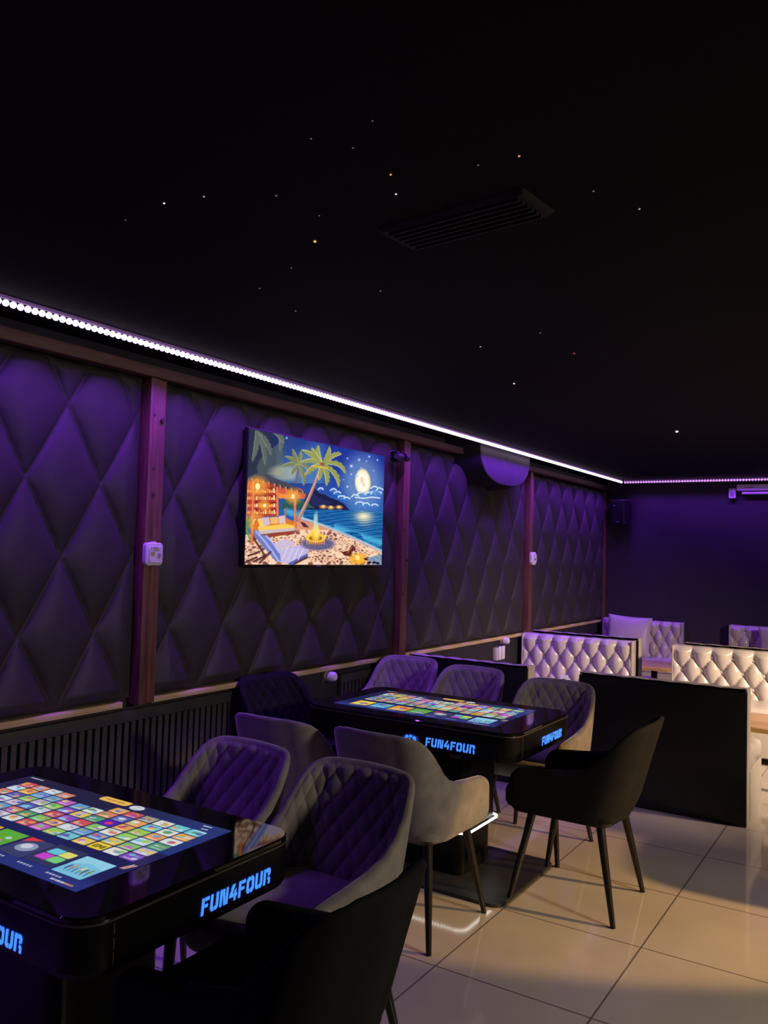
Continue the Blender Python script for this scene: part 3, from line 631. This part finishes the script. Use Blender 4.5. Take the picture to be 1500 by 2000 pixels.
# ------------------------------------------------------------------ tub chairs (front faces +y)
def chair_mesh(kind):
    """half outline parameter s 0..1: back centre -> arm front"""
    W, r = 0.247, 0.15
    def plan(s, z):
        k = (z - .40) / .44
        wd = W + 0.006 * k - 0.020 * max(0, k) ** 2; by = -.235 - .105 * k - .015 * k * k; fr = .262
        rr = r - .035 * max(0, k)
        l1 = wd - rr; l2 = rr * PI / 2; l3 = fr - (by + rr); L = l1 + l2 + l3; d = s * L
        if d < l1:   # back, gently bowed
            x = d; return Vector((x, by + .02 * (x / max(l1, .01)) ** 2 * .6, z)), Vector((0, 1, 0))
        if d < l1 + l2:
            a = (d - l1) / rr; c = Vector((wd - rr, by + rr, z)); y0 = .012 * (1 - (d - l1) / l2)
            return c + Vector((rr * math.sin(a), -rr * math.cos(a) + y0, 0)), Vector((-math.sin(a), math.cos(a), 0))
        return Vector((wd, by + rr + (d - l1 - l2), z)), Vector((-1, 0, 0))
    def sst(a, b, x): x = min(1, max(0, (x - a) / (b - a))); return x * x * (3 - 2 * x)
    PR = ((0, .846), (.14, .845), (.22, .840), (.275, .829), (.32, .808), (.36, .776), (.405, .730), (.455, .680), (.52, .642), (.62, .620), (.80, .607), (1.01, .592))
    def top(s):
        for (a, b), (c, d) in zip(PR[:-1], PR[1:]):
            if s <= c:
                f = (s - a) / (c - a); h = b + (d - b) * (f * .6 + .4 * f * f * (3 - 2 * f)); break
        e = (1 - s) / .09
        if e < 1: h -= .075 * (1 - math.sqrt(max(0, 1 - (1 - e) ** 2)))
        return h
    def bot(s):
        e = (1 - s) / .09; b = .402 + .0 * s
        if e < 1: b += .055 * (1 - math.sqrt(max(0, 1 - (1 - e) ** 2)))
        return b
    NS, NZ = 56, 16
    def Ts(s): a = abs(s); f = min(1, max(0, (a - .40) / .22)); return .030 + .020 * f * f * (3 - 2 * f)
    sv = [i / NS for i in range(NS + 1)]; sv = [-s for s in reversed(sv[1:])] + sv
    sv = [math.copysign(1 - (1 - abs(s)) ** 1.15, s) if s else 0 for s in sv]
    def both(s, z, off):
        p, n = plan(abs(s), z); p = p + n * off
        return Vector((-p.x, p.y, p.z)) if s < 0 else p
    def thick(s):
        e = (1 - abs(s)) / .05
        return Ts(s) * (1 if e >= 1 else max(.12, math.sqrt(max(0, 1 - (1 - e) ** 2))))
    sections = []
    for s in sv:
        a = abs(s); zt, zb = top(a), bot(a); th = thick(s); o0 = (Ts(s) - th) / 2; sec = []
        for k in range(NZ + 1):
            z = zb + (zt - .02 - zb) * k / NZ
            sec.append(both(s, z, o0 + (0.018 * (1 - k / 4) ** 2 if k < 4 else 0)))
        for k in range(1, 8):                              # rolled rim
            a_ = PI * k / 8; sec.append(both(s, zt - .02 + .02 * math.sin(a_), o0 + th / 2 - th / 2 * math.cos(a_)))
        for k in range(7):
            z = zt - .02 - (zt - .02 - max(zb + .03, .455)) * k / 6
            sec.append(both(s, z, o0 + th + (0.006 if kind == 'shell' and k > 0 else 0) * 0))
        sec.append(both(s, zb + .012, o0 + th))
        sections.append(sec)
    shell = MB(); shell.loft(sections)
    # quilted lining
    NQ, NV = 240, 68; P = []
    for j in range(NV + 1):
        row = []
        for i in range(NQ + 1):
            s = -1 + 2 * i / NQ; s *= .78; a = abs(s)
            zt = top(a) - .012; z = .475 + (zt - .475) * j / NV
            u, v = s * .78 / .072, z / .095
            fa = abs(math.sin(PI * (u + v))); fb = abs(math.sin(PI * (u - v)))
            q = .010 * min(1, (fa * fb)) ** .36
            ed = min(1, min((.78 - a) / .04, (NV - j) / 3.0)); q = q * max(0, ed) - .005 * (1 - max(0, ed))
            row.append(both(s, z, Ts(s) + .002 + q))
        P.append(row)
    lining = MB(); lining.grid(P)
    return shell, lining
def leg_mb(sx, sy):
    a = Vector((sx * .165, sy * .155 + .01, .405)); b = Vector((sx * .23, sy * .238 + .01, 0.0))
    mb = MB(); mb.tube([a, a.lerp(b, .5), b], [.0195, .0160, .0110], 14); return mb
def make_chair(name, cover):
    t = thing(name, 'chair', 'chair')
    shell, lining = chair_mesh('shell')
    shell.build('shell', cover, t, smooth=True, angle=1.2); lining.build('quilted_lining', cover, t, smooth=True)
    mb = MB(); rings = []
    for z, d in ((.408, .03), (.414, .008), (.43, 0), (.475, 0), (.492, .006), (.502, .02), (.507, .045), (.509, .10)):
        rings.append(rrect(-.226 + d, .226 - d, -.215 + d, .302 - d, .075 - d * .3, z, 6))
    mb.loft(rings); mb.build('seat', cover, t, smooth=True, angle=1.0)
    mb = MB(); mb.loft([rrect(-.20, .20, -.19, .20, .06, .392), rrect(-.21, .21, -.20, .22, .06, .412)]); mb.build('seat_base', 'leg', t, smooth=True, angle=0.6)
    for sx in (-1, 1):
        for sy in (-1, 1): leg_mb(sx, sy).build('leg', 'leg', t, smooth=True, angle=0.9)
    return t
grey0 = make_chair('tub_chair', 'velvet'); black0 = make_chair('tub_chair', 'blackvelvet')
used = set()
def chair(proto, x, y, face, label, group):
    """face: degrees, 0 = +y, 180 = -y, 90 = -x"""
    if id(proto) in used: o = copy_tree(proto)
    else: o = proto; used.add(id(proto))
    o.location = (x, y, 0); o.rotation_euler = (0, 0, math.radians(face)); tag(o, label, 'chair', group)
    return o
GA, GB = 'grey quilted chairs round the game tables', 'black chairs at the ends of the game tables'
chair(grey0, -1.555, 2.03, 178, 'grey quilted tub chair behind the near table, nearest to its glossy right corner', GA)
chair(grey0, -2.07, 2.03, 176, 'grey quilted tub chair behind the near table, the one nearer the slatted wall panel', GA)
chair(grey0, -1.80, 3.105, -1, 'grey tub chair turned away, its beige-lit arm above the white strip light', GA)
chair(grey0, -2.315, 3.06, 2, 'grey tub chair turned away, only its smooth back top showing', GA)
chair(grey0, -1.715, 4.30, 178, 'grey quilted tub chair behind the right end of the farther table, right edge beige', GA)
chair(grey0, -2.345, 4.46, 176, 'grey quilted tub chair behind the middle of the farther table, overlapping a purple one', GA)
chair(grey0, -2.872, 4.60, 182, 'purple-lit grey quilted tub chair in front of the wall behind the farther table', GA)
chair(black0, -1.285, 3.765, 90, 'black tub chair on the tiled floor at the right end of the farther table', GB)
chair(black0, -1.285, 1.555, 90, 'black tub chair at the bottom of the picture, pushed to the near table', GB)
chair(black0, -2.80, 3.60, -100, 'black tub chair silhouette against the wall at the left end of the farther table', GB)
chair(black0, 0.66, 4.53, -80, 'unseen black tub chair added beyond the right picture edge to shadow the tiles', GB)  # out of view, added so that its shadow falls on the floor

# ------------------------------------------------------------------ tufted sofas (front faces +y, origin at the back centre)
def sofa(x0, x1, y, face, n, label, height=.80, buttons=True, seat_d=.60, group='silver tufted booth sofas', rows=4):
    wd = x1 - x0; hw = wd / 2
    t = thing('booth_sofa', label, 'sofa', ((x0 + x1) / 2, y, 0), 0 if face > 0 else PI, group)
    box('back_board', (-hw + .002, hw - .002, 0, .02, 0.0, height - .012), 'blackboard', t, .002)
    P_, Q, A, D = wd / n, .122, .046, .13
    path = []                                              # (y, z, ny, nz, dist below the top edge)
    for k in range(46): z = .40 + (height - .03 - .40) * k / 45; path.append((D - .03, z, 1, 0, height - .015 - z))
    for k in range(1, 6): a = PI / 2 * k / 6; path.append((D - .06 + .03 * math.cos(a), height - .03 + .03 * math.sin(a) , math.cos(a), math.sin(a), .012 - .012 * k / 6))
    for k in range(9): path.append((D - .06 - (D - .06 - .004) * k / 8, height, 0, 1, -.01 - .06 * k / 8))
    nx = n * 18; P = []
    for (py, pz, ny_, nz_, d) in path:
        row = []
        for i in range(nx + 1):
            x = -hw + wd * i / nx; X = x / P_ + (0.5 if n % 2 else 0.0); Y = (d - .062) / Q
            if Y >= 0:
                a, b = X + Y / 2, X - Y / 2; h = (abs(math.sin(PI * a)) * abs(math.sin(PI * b))) ** .42
            else: h = abs(math.sin(PI * X)) ** .84
            dep = A * min(1, max(.14, .14 + .86 * (d + .002) / .03)) * h
            # deep pinch at the buttons
            if Y > -.8:
                k0 = max(0, round(Y)); Xb = round(X - k0 / 2) + k0 / 2
                dd = ((X - Xb) * P_) ** 2 + ((Y - k0) * Q) ** 2; dep -= .020 * math.exp(-dd / .0004)
            e = min(x + hw, hw - x)
            if e < .05:
                dep = dep * (e / .05) ** .5 + .02 * (1 - (e / .05) ** .5) if e > 0 else .0
            row.append((x, py + ny_ * dep - (.02 if e < .001 else 0) * (ny_ > .5), pz + nz_ * dep * .5))
        P.append(row)
    mb = MB(); mb.grid(P); mb.build('tufted_back', 'silver', t, smooth=True)
    if buttons:
        for k in range(rows):
            Z = height - .015 - .062 - k * Q
            if Z < .46: break
            for i in range(-n, n + 1):
                X = i + k / 2 - (0.5 if n % 2 else 0.0); x = X * P_
                if abs(x) > hw - .03: continue
                mb = MB(); mb.ball((0, 0, 0), .017, 12, 8); o = mb.build('button', 'crystal' if buttons == 2 else 'silver', t, smooth=True)
                o.location = (x, D - .032, Z); o.scale = (1, .55, 1)
    for s in (-1, 1):
        mb = MB(); xa = s * hw
        mb.box(min(xa, xa - s * .014), max(xa, xa - s * .014), .021, D + .004, .0, height + .002); mb.build('end_panel', 'beige', t, bevel=.004, smooth=True, angle=.6)
    mb = MB(); mb.box(-hw, hw, D - .02, seat_d - .02, .0, .30); mb.build('seat_base', 'beige', t, bevel=.006, smooth=True, angle=.6)
    rings = []
    for z, d in ((.302, .012), (.312, .0), (.39, .0), (.41, .008), (.422, .03), (.426, .08)):
        rings.append(rrect(-hw + d, hw - d, D - .015 + d * .3, seat_d - d, .03, z, 4))
    mb = MB(); mb.loft(rings); mb.build('seat_cushion', 'silver', t, smooth=True, angle=.9)
    return t
sofa(-1.835, -.81, 5.30, 1, 7, 'booth sofa seen from behind as a wide black panel at the right picture edge', .80)
sofa(-3.13, -2.195, 5.30, 1, 7, 'booth sofa seen from behind between the grey chairs and the wall, its top edge purple', .80)
sofa(-3.13, -2.075, 7.53, -1, 7, 'purple-lit silver tufted sofa backing onto the black panel, left of the aisle', .815, 1)
sofa(-1.745, -.60, 7.56, -1, 7, 'warm-lit silver tufted sofa with crystal buttons behind the black panel', .815, 2)
sofa(-3.13, -2.085, 7.62, 1, 7, 'booth sofa of the back row beside the wall, seen from behind as a black strip', .825)
sofa(-1.71, -.55, 7.70, 1, 7, 'booth sofa of the back row right of the aisle, only its black back top showing', .815)
sofa(-3.13, -2.20, 9.98, -1, 7, 'silver tufted sofa in the far corner holding a large cushion', .83, 1)
sofa(-1.70, -.60, 9.98, -1, 7, 'silver tufted sofa against the far wall at the right picture edge', .845, 2)

def cushion(loc, rot, w, h, th, label):
    n = 22; P = [[], []]
    mb = MB()
    for sgn in (1, -1):
        G = []
        for j in range(n + 1):
            row = []
            for i in range(n + 1):
                u, v = -1 + 2 * i / n, -1 + 2 * j / n
                px = u * (1 - .07 * (1 - abs(u)) * 0 - .06 * (1 - v * v) * 0 ) * (1 - .05 * math.cos(v * PI / 2)); pz = v * (1 - .05 * math.cos(u * PI / 2))
                d = ((1 - u * u) * (1 - v * v)) ** .42 + .03 * math.sin(5 * u + 3 * v) * (1 - u * u) * (1 - v * v)
                row.append((px * w / 2, sgn * th / 2 * d, pz * h / 2))
            G.append(row)
        mb.grid(G)
    o = mb.build('cushion', 'cushion', None, smooth=True); o.location = loc; o.rotation_euler = rot
    return tag(o, label, 'cushion', 'silver cushions on the far sofas')
cushion((-2.76, 9.665, .662), (-.22, .05, .10), .50, .46, .15, 'large plain silver cushion leaning on the sofa in the far corner')
cushion((-1.14, 9.67, .662), (-.22, -.05, .0), .46, .44, .15, 'silver cushion on the far sofa, cut by the right picture edge')

def booth_table(x0, x1, y0, y1, h, label):
    t = thing('booth_table', label, 'table', ((x0 + x1) / 2, (y0 + y1) / 2, 0), 0, 'wooden booth tables')
    a, b = (x1 - x0) / 2, (y1 - y0) / 2
    box('table_top', (-a, a, -b, b, h - .03, h), 'oak', t, .004)
    mb = MB(); mb.loft([rrect(-a - .002, a + .002, -b - .002, b + .002, .005, h - .034, 2), rrect(-a - .002, a + .002, -b - .002, b + .002, .005, h - .006, 2)]); mb.build('edge_band', 'oakedge', t)
    for sx in (-1, 1):
        box('foot', (sx * (a - .2) - .03, sx * (a - .2) + .03, -b + .03, b - .03, 0, .025), 'leg', t, .004)
        box('leg', (sx * (a - .2) - .025, sx * (a - .2) + .025, -.03, .03, .025, h - .034), 'leg', t, .003)
    box('crossbar', (-a + .2, a - .2, -.015, .015, .18, .22), 'leg', t, .003)
    return t
booth_table(-1.62, -.48, 5.93, 6.50, .475, 'wooden booth table between the black panel and the crystal-button sofa')
booth_table(-3.02, -1.98, 8.28, 8.85, .50, 'wooden booth table in front of the sofa in the far corner')

# ------------------------------------------------------------------ wall and ceiling details
def hood():
    t = thing('ventilation_hood', 'black round bottomed hood under the ceiling, its room-side face lit purple', 'hood', (0, 0, 0))
    def D(x, y0, y1, zt, zb):
        cy, hw = (y0 + y1) / 2, (y1 - y0) / 2; out = [(x, y1, zt), (x, y0, zt)]
        for k in range(1, 20):
            a = PI + PI * k / 20; out.append((x, cy + hw * math.copysign(abs(math.cos(a)) ** .8, math.cos(a)), zt - (zt - zb) * abs(math.sin(a)) ** .75))
        return out
    mb = MB(); mb.loft([D(-3.175, 5.87, 7.25, 2.486, 2.115), D(-2.995, 6.13, 7.19, 2.486, 2.165)], True, False); mb.build('body', 'hoodside', t, smooth=True, angle=.6)
    mb = MB(); mb.loft([D(-2.9955, 6.13, 7.19, 2.486, 2.165), D(-2.990, 6.14, 7.18, 2.482, 2.172)], False, True); mb.build('face_plate', 'hood', t)
    mb = MB(); mb.ball((-2.988, 6.66, 2.41), .008, 8, 5); mb.build('screw', 'greyp', t)
hood()
def ceiling_vent():
    t = thing('ceiling_vent', 'dark rectangular vent in the black ceiling', 'vent', (-1.05, 2.01, CZ))
    t.rotation_euler = (0, 0, -0.10)
    mb = MB(); mb.loft([rrect(-.24, .24, -.09, .09, .01, -.001), rrect(-.23, .23, -.08, .08, .01, -.012)]); mb.build('frame', 'ventblack', t)
    for k in range(6): y = -.065 + k * .026; box('blade', (-.21, .21, y - .004, y + .004, -.02, -.011), 'ventblack', t)
ceiling_vent()

def alarm():
    t = thing('gas_alarm', 'white wall alarm with a tiny amber display on the wooden post', 'alarm', (-3.094, 2.757, 1.515))
    def RR(x, a, b, r):
        return [(x, p[0], p[1]) for p in rrect(-a, a, -b, b, r, 0, 5)]
    mb = MB(); mb.loft([RR(0, .053, .055, .02), RR(.022, .053, .055, .02), RR(.028, .048, .050, .018)]); mb.build('case', 'white', t, smooth=True, angle=.5)
    mb = MB(); mb.loft([[(p[0], p[1], p[2] - .002) for p in RR(.028, .043, .042, .014)], [(p[0], p[1], p[2] - .002) for p in RR(.037, .039, .038, .012)]]); mb.build('front_cover', 'white', t, smooth=True, angle=.5)
    box('display', (.0365, .0385, -.034, -.010, -.004, .010), 'amber', t)
    mb = MB(); mb.tube([(.036, .018, -.006), (.0385, .018, -.006)], .012, 16); mb.build('button', 'greyp', t)
    for k in range(3): box('indicator', (.0365, .038, -.034, -.029, .018 + k * .008, .022 + k * .008), 'greyp', t)
    box('top_tab', (.004, .020, -.018, .014, .053, .060), 'white', t, .002)
    mb = MB()
    for k in range(5): mb.box(.0366, .0376, -.022, .022 - .004 * k, .0165 + .0045 * k, .0185 + .0045 * k)
    mb.build('print', 'greyp', t)
alarm()
def sensor():
    t = thing('wall_sensor', 'small white octagonal sensor with a dark dot on the farther wooden post', 'sensor', (WX + .086, 7.525, 1.53))
    oc = lambda x, r, s: [(x, r * math.copysign(1, 1) * c[0], s * c[1]) for c in ((-.55, -1), (.55, -1), (1, -.6), (1, .6), (.55, 1), (-.55, 1), (-1, .6), (-1, -.6))]
    mb = MB(); mb.loft([oc(0, .06, .062), oc(.022, .06, .062), oc(.03, .05, .052)]); mb.build('case', 'white', t)
    mb = MB(); mb.tube([(.028, .012, -.006), (.033, .012, -.006)], .009, 12); mb.build('lens', 'darkp', t)
sensor()
def plug(y, z, label):
    t = thing('plug_adapter', label, 'plug', (WX + .0, y, z), 0, 'white round plugs on the wall')
    box('wall_plate', (0, .008, -.045, .045, -.04, .04), 'slat', t, .002)
    mb = MB(); mb.tube([(.008, 0, 0), (.012, 0, 0), (.070, .0, 0), (.082, 0, 0)], [.026, .030, .030, .022], 18); mb.build('plug_body', 'white', t, smooth=True, angle=.7)
    mb = MB(); mb.tube([(.030, 0, 0), (.036, 0, 0)], .0312, 18); mb.build('ring', 'greyp', t)
plug(4.325, .748, 'white round plug on the wall behind the black chair')
plug(7.03, .772, 'white round plug on the wall just left of the purple-lit sofa')
def double_socket():
    t = thing('wall_socket', 'white upright double socket on the wall above the purple sofa back', 'socket', (WX, 6.93, .665))
    box('frame', (0, .05, -.075, .075, -.06, .055), 'white', t, .006)
    for s in (-1, 1): box('socket_cover', (.05, .062, s * .036 - .03, s * .036 + .03, -.055, .065), 'white', t, .004)
    box('divider', (.05, .056, -.004, .004, -.055, .05), 'greyp', t)
double_socket()
def card():
    t = thing('table_card', 'small white printed card standing on the purple-lit sofa seat', 'card', (-2.60, 7.13, .427), .1)
    mb = MB(); mb.loft([[(-.033, -.02, 0), (.033, -.02, 0), (.033, -.017, 0), (-.033, -.017, 0)], [(-.033, .0, .075), (.033, .0, .075), (.033, .003, .075), (-.033, .003, .075)]]); mb.build('card_front', 'paper', t)
    mb = MB(); mb.loft([[(-.033, .02, 0), (.033, .02, 0), (.033, .017, 0), (-.033, .017, 0)], [(-.033, .003, .075), (.033, .003, .075), (.033, .0, .075), (-.033, .0, .075)]]); mb.build('card_back', 'paper', t)
    mb = MB(); mb.box(-.014, .014, -.0125, -.0105, .03, .045); o = mb.build('print', 'print', t)
card()
def speaker():
    t = thing('wall_speaker', 'black box speaker hung on the far wall near the corner', 'speaker', (-2.935, 9.86, 2.10), -.15)
    mb = MB(); mb.loft([rrect(-.088, .088, -.075, .10, .015, -.14), rrect(-.094, .094, -.085, .10, .015, .14)]); mb.build('cabinet', 'darkp', t, smooth=True, angle=.5)
    box('top_plate', (-.098, .098, -.088, .10, .141, .152), 'hood', t, .003)
    mb = MB(); mb.box(-.075, .075, -.089, -.084, -.12, .12); g = mb.build('grille', 'blackboard', t)
    box('badge', (-.01, .035, -.0925, -.0885, -.115, -.108), 'greyp', g)
    mb = MB(); mb.ball((-.035, -.089, .085), .007, 8, 5); mb.build('tweeter_dot', 'greyp', g)
    mb = MB(); mb.tube([(-.02, .10, .05), (-.02, .13, .05)], .02, 10); mb.build('wall_mount', 'darkp', t)
    mb = MB(); mb.tube([(-.03, .12, .0), (-.13, .115, .07), (-.16, .115, .18), (-.19, .115, .30)], .006, 8); mb.build('cable', 'darkp', t, smooth=True)
speaker()
def projector_screen():
    t = thing('projection_screen', 'long white roll-up screen case under the ceiling on the far wall', 'projection screen', (-.55, 9.93, 2.385))
    box('case', (-1.09, 1.09, -.035, .05, -.035, .035), 'white', t, .010, 3)
    mb = MB(); mb.tube([(-1.035, -.01, -.062), (1.035, -.01, -.062)], .0145, 12); mb.build('pull_bar', 'white', t, smooth=True, angle=.8)
    for q in (-1.0, 1.0): box('end_bracket', (q - .006, q + .006, -.014, -.006, -.06, -.03), 'greyp', t)
    box('print', (-1.0, -.91, -.037, -.0355, -.008, .004), 'greyp', t)
    for s in (-1, 1): box('hanger', (s * 1.0 - .01, s * 1.0 + .01, .025, .045, .03, .103), 'darkp', t)
    b = thing('hanging_box', 'small white box hanging on thin wires beside the roll-up screen', 'light box', (-1.69, 9.955, 2.325))
    box('case', (-.037, .037, -.03, .03, -.058, .058), 'white', b, .008, 3); box('panel', (-.018, .018, -.0325, -.0305, -.035, .012), 'greyp', b)
    for s in (-1, 1):
        mb = MB(); mb.tube([(s * .018, 0, .056), (s * .022, 0, .12), (s * .004, 0, .163)], .0025, 6); mb.build('wire', 'greyp', b)
projector_screen()
def camera_bracket():
    t = thing('wall_camera', 'small black camera on a coiled bracket at the upper right corner of the television', 'camera', (-3.07, 4.965, 2.232))
    mb = MB(); mb.tube([(0.0, .035, .0), (.0, -.02, .0), (.02, -.05, 0)], [.034, .036, .020], 14); mb.build('body', 'darkp', t, smooth=True, angle=.7)
    mb = MB(); mb.tube([(.015, .055, .005), (.015, .105, .005)], [.028, .028], 14); mb.build('lens_barrel', 'darkp', t, smooth=True, angle=.7)
    mb = MB(); mb.tube([(-.03 + .02 * math.cos(k * .6), -.02 + .045 * math.cos(k * .6), .045 * math.sin(k * .6)) for k in range(12)], .005, 8); mb.build('coiled_cable', 'hood', t, smooth=True)
    box('arm', (-.10, -.0, -.01, .02, .02, .045), 'darkp', t, .003)
camera_bracket()

SM = dict(white=star_mat('white_star', (1, 1, 1), 1.2), dim=star_mat('faint_star', (.7, .8, .85), .10), orange=star_mat('orange_star', (1, .42, .06), 1.3), red=star_mat('red_star', (1, .28, .16), 1.1), dimred=star_mat('faint_red_star', (1, .1, .08), .35), mid=star_mat('pale_star', (.8, .85, 1), .38))
STARS = []
STARS.append((-1.707, 1.516, 'white', 0.0031, 'bright white star point at the upper left of the black ceiling'))
STARS.append((-1.580, 1.538, 'mid', 0.0030, 'pale star point just right of the bright upper left one'))
STARS.append((-1.406, 1.627, 'dim', 0.0036, 'faint star point left of the orange star point'))
STARS.append((-1.510, 1.932, 'orange', 0.0049, 'orange star point in the black ceiling, above the television'))
STARS.append((-1.077, 1.671, 'red', 0.0030, 'red star point left of the dark ceiling vent'))
STARS.append((-1.124, 1.772, 'white', 0.0026, 'white star point just below the red one by the ceiling vent'))
STARS.append((-0.765, 1.737, 'red', 0.0029, 'red star point above the dark ceiling vent'))
STARS.append((-0.977, 1.437, 'dim', 0.0024, 'topmost faint star point in the ceiling'))
STARS.append((-1.141, 1.433, 'dim', 0.0026, 'faint star point high in the ceiling, left of two others'))
STARS.append((-1.082, 1.515, 'dim', 0.0026, 'faint star point between the topmost one and the red one'))
STARS.append((-0.868, 1.732, 'dim', 0.0027, 'faint star point over the left part of the ceiling vent'))
STARS.append((-0.675, 1.999, 'dim', 0.0032, 'faint star point right of the ceiling vent'))
STARS.append((-0.604, 2.162, 'mid', 0.0030, 'pale star point farthest right of the ceiling vent'))
STARS.append((-1.896, 1.543, 'dim', 0.0026, 'faint star point at the left above the light strip'))
STARS.append((-1.384, 1.786, 'dim', 0.0027, 'faint star point just above the orange one'))
STARS.append((-1.723, 2.083, 'dim', 0.0032, 'faint star point below the orange one'))
STARS.append((-1.961, 2.198, 'dim', 0.0035, 'faint star point over the middle of the light strip'))
STARS.append((-1.591, 2.423, 'dim', 0.0038, 'faint star point below the ceiling vent'))
STARS.append((-2.020, 2.476, 'dim', 0.0041, 'faint star point nearest above the television side of the strip'))
STARS.append((-1.297, 3.197, 'dim', 0.0044, 'faint star point left of the small red one at the right'))
STARS.append((-1.620, 3.296, 'mid', 0.0042, 'pale star point halfway between the strip and the small red star'))
STARS.append((-1.291, 3.592, 'dimred', 0.0054, 'small dark red star point at the right of the ceiling'))
STARS.append((-1.806, 4.095, 'white', 0.0051, 'small white star point low in the ceiling'))
STARS.append((-1.418, 6.117, 'white', 0.0111, 'bright white star point low at the right, above the far wall strip'))
for x, y, k, r, lab in STARS:
    mb = MB(); mb.ball((0, 0, 0), r, 8, 5, .6); o = mb.build('star_light', SM[k], None, smooth=True); o.location = (x, y, CZ - r * .5)
    tag(o, lab, 'ceiling light', 'star points in the black ceiling')
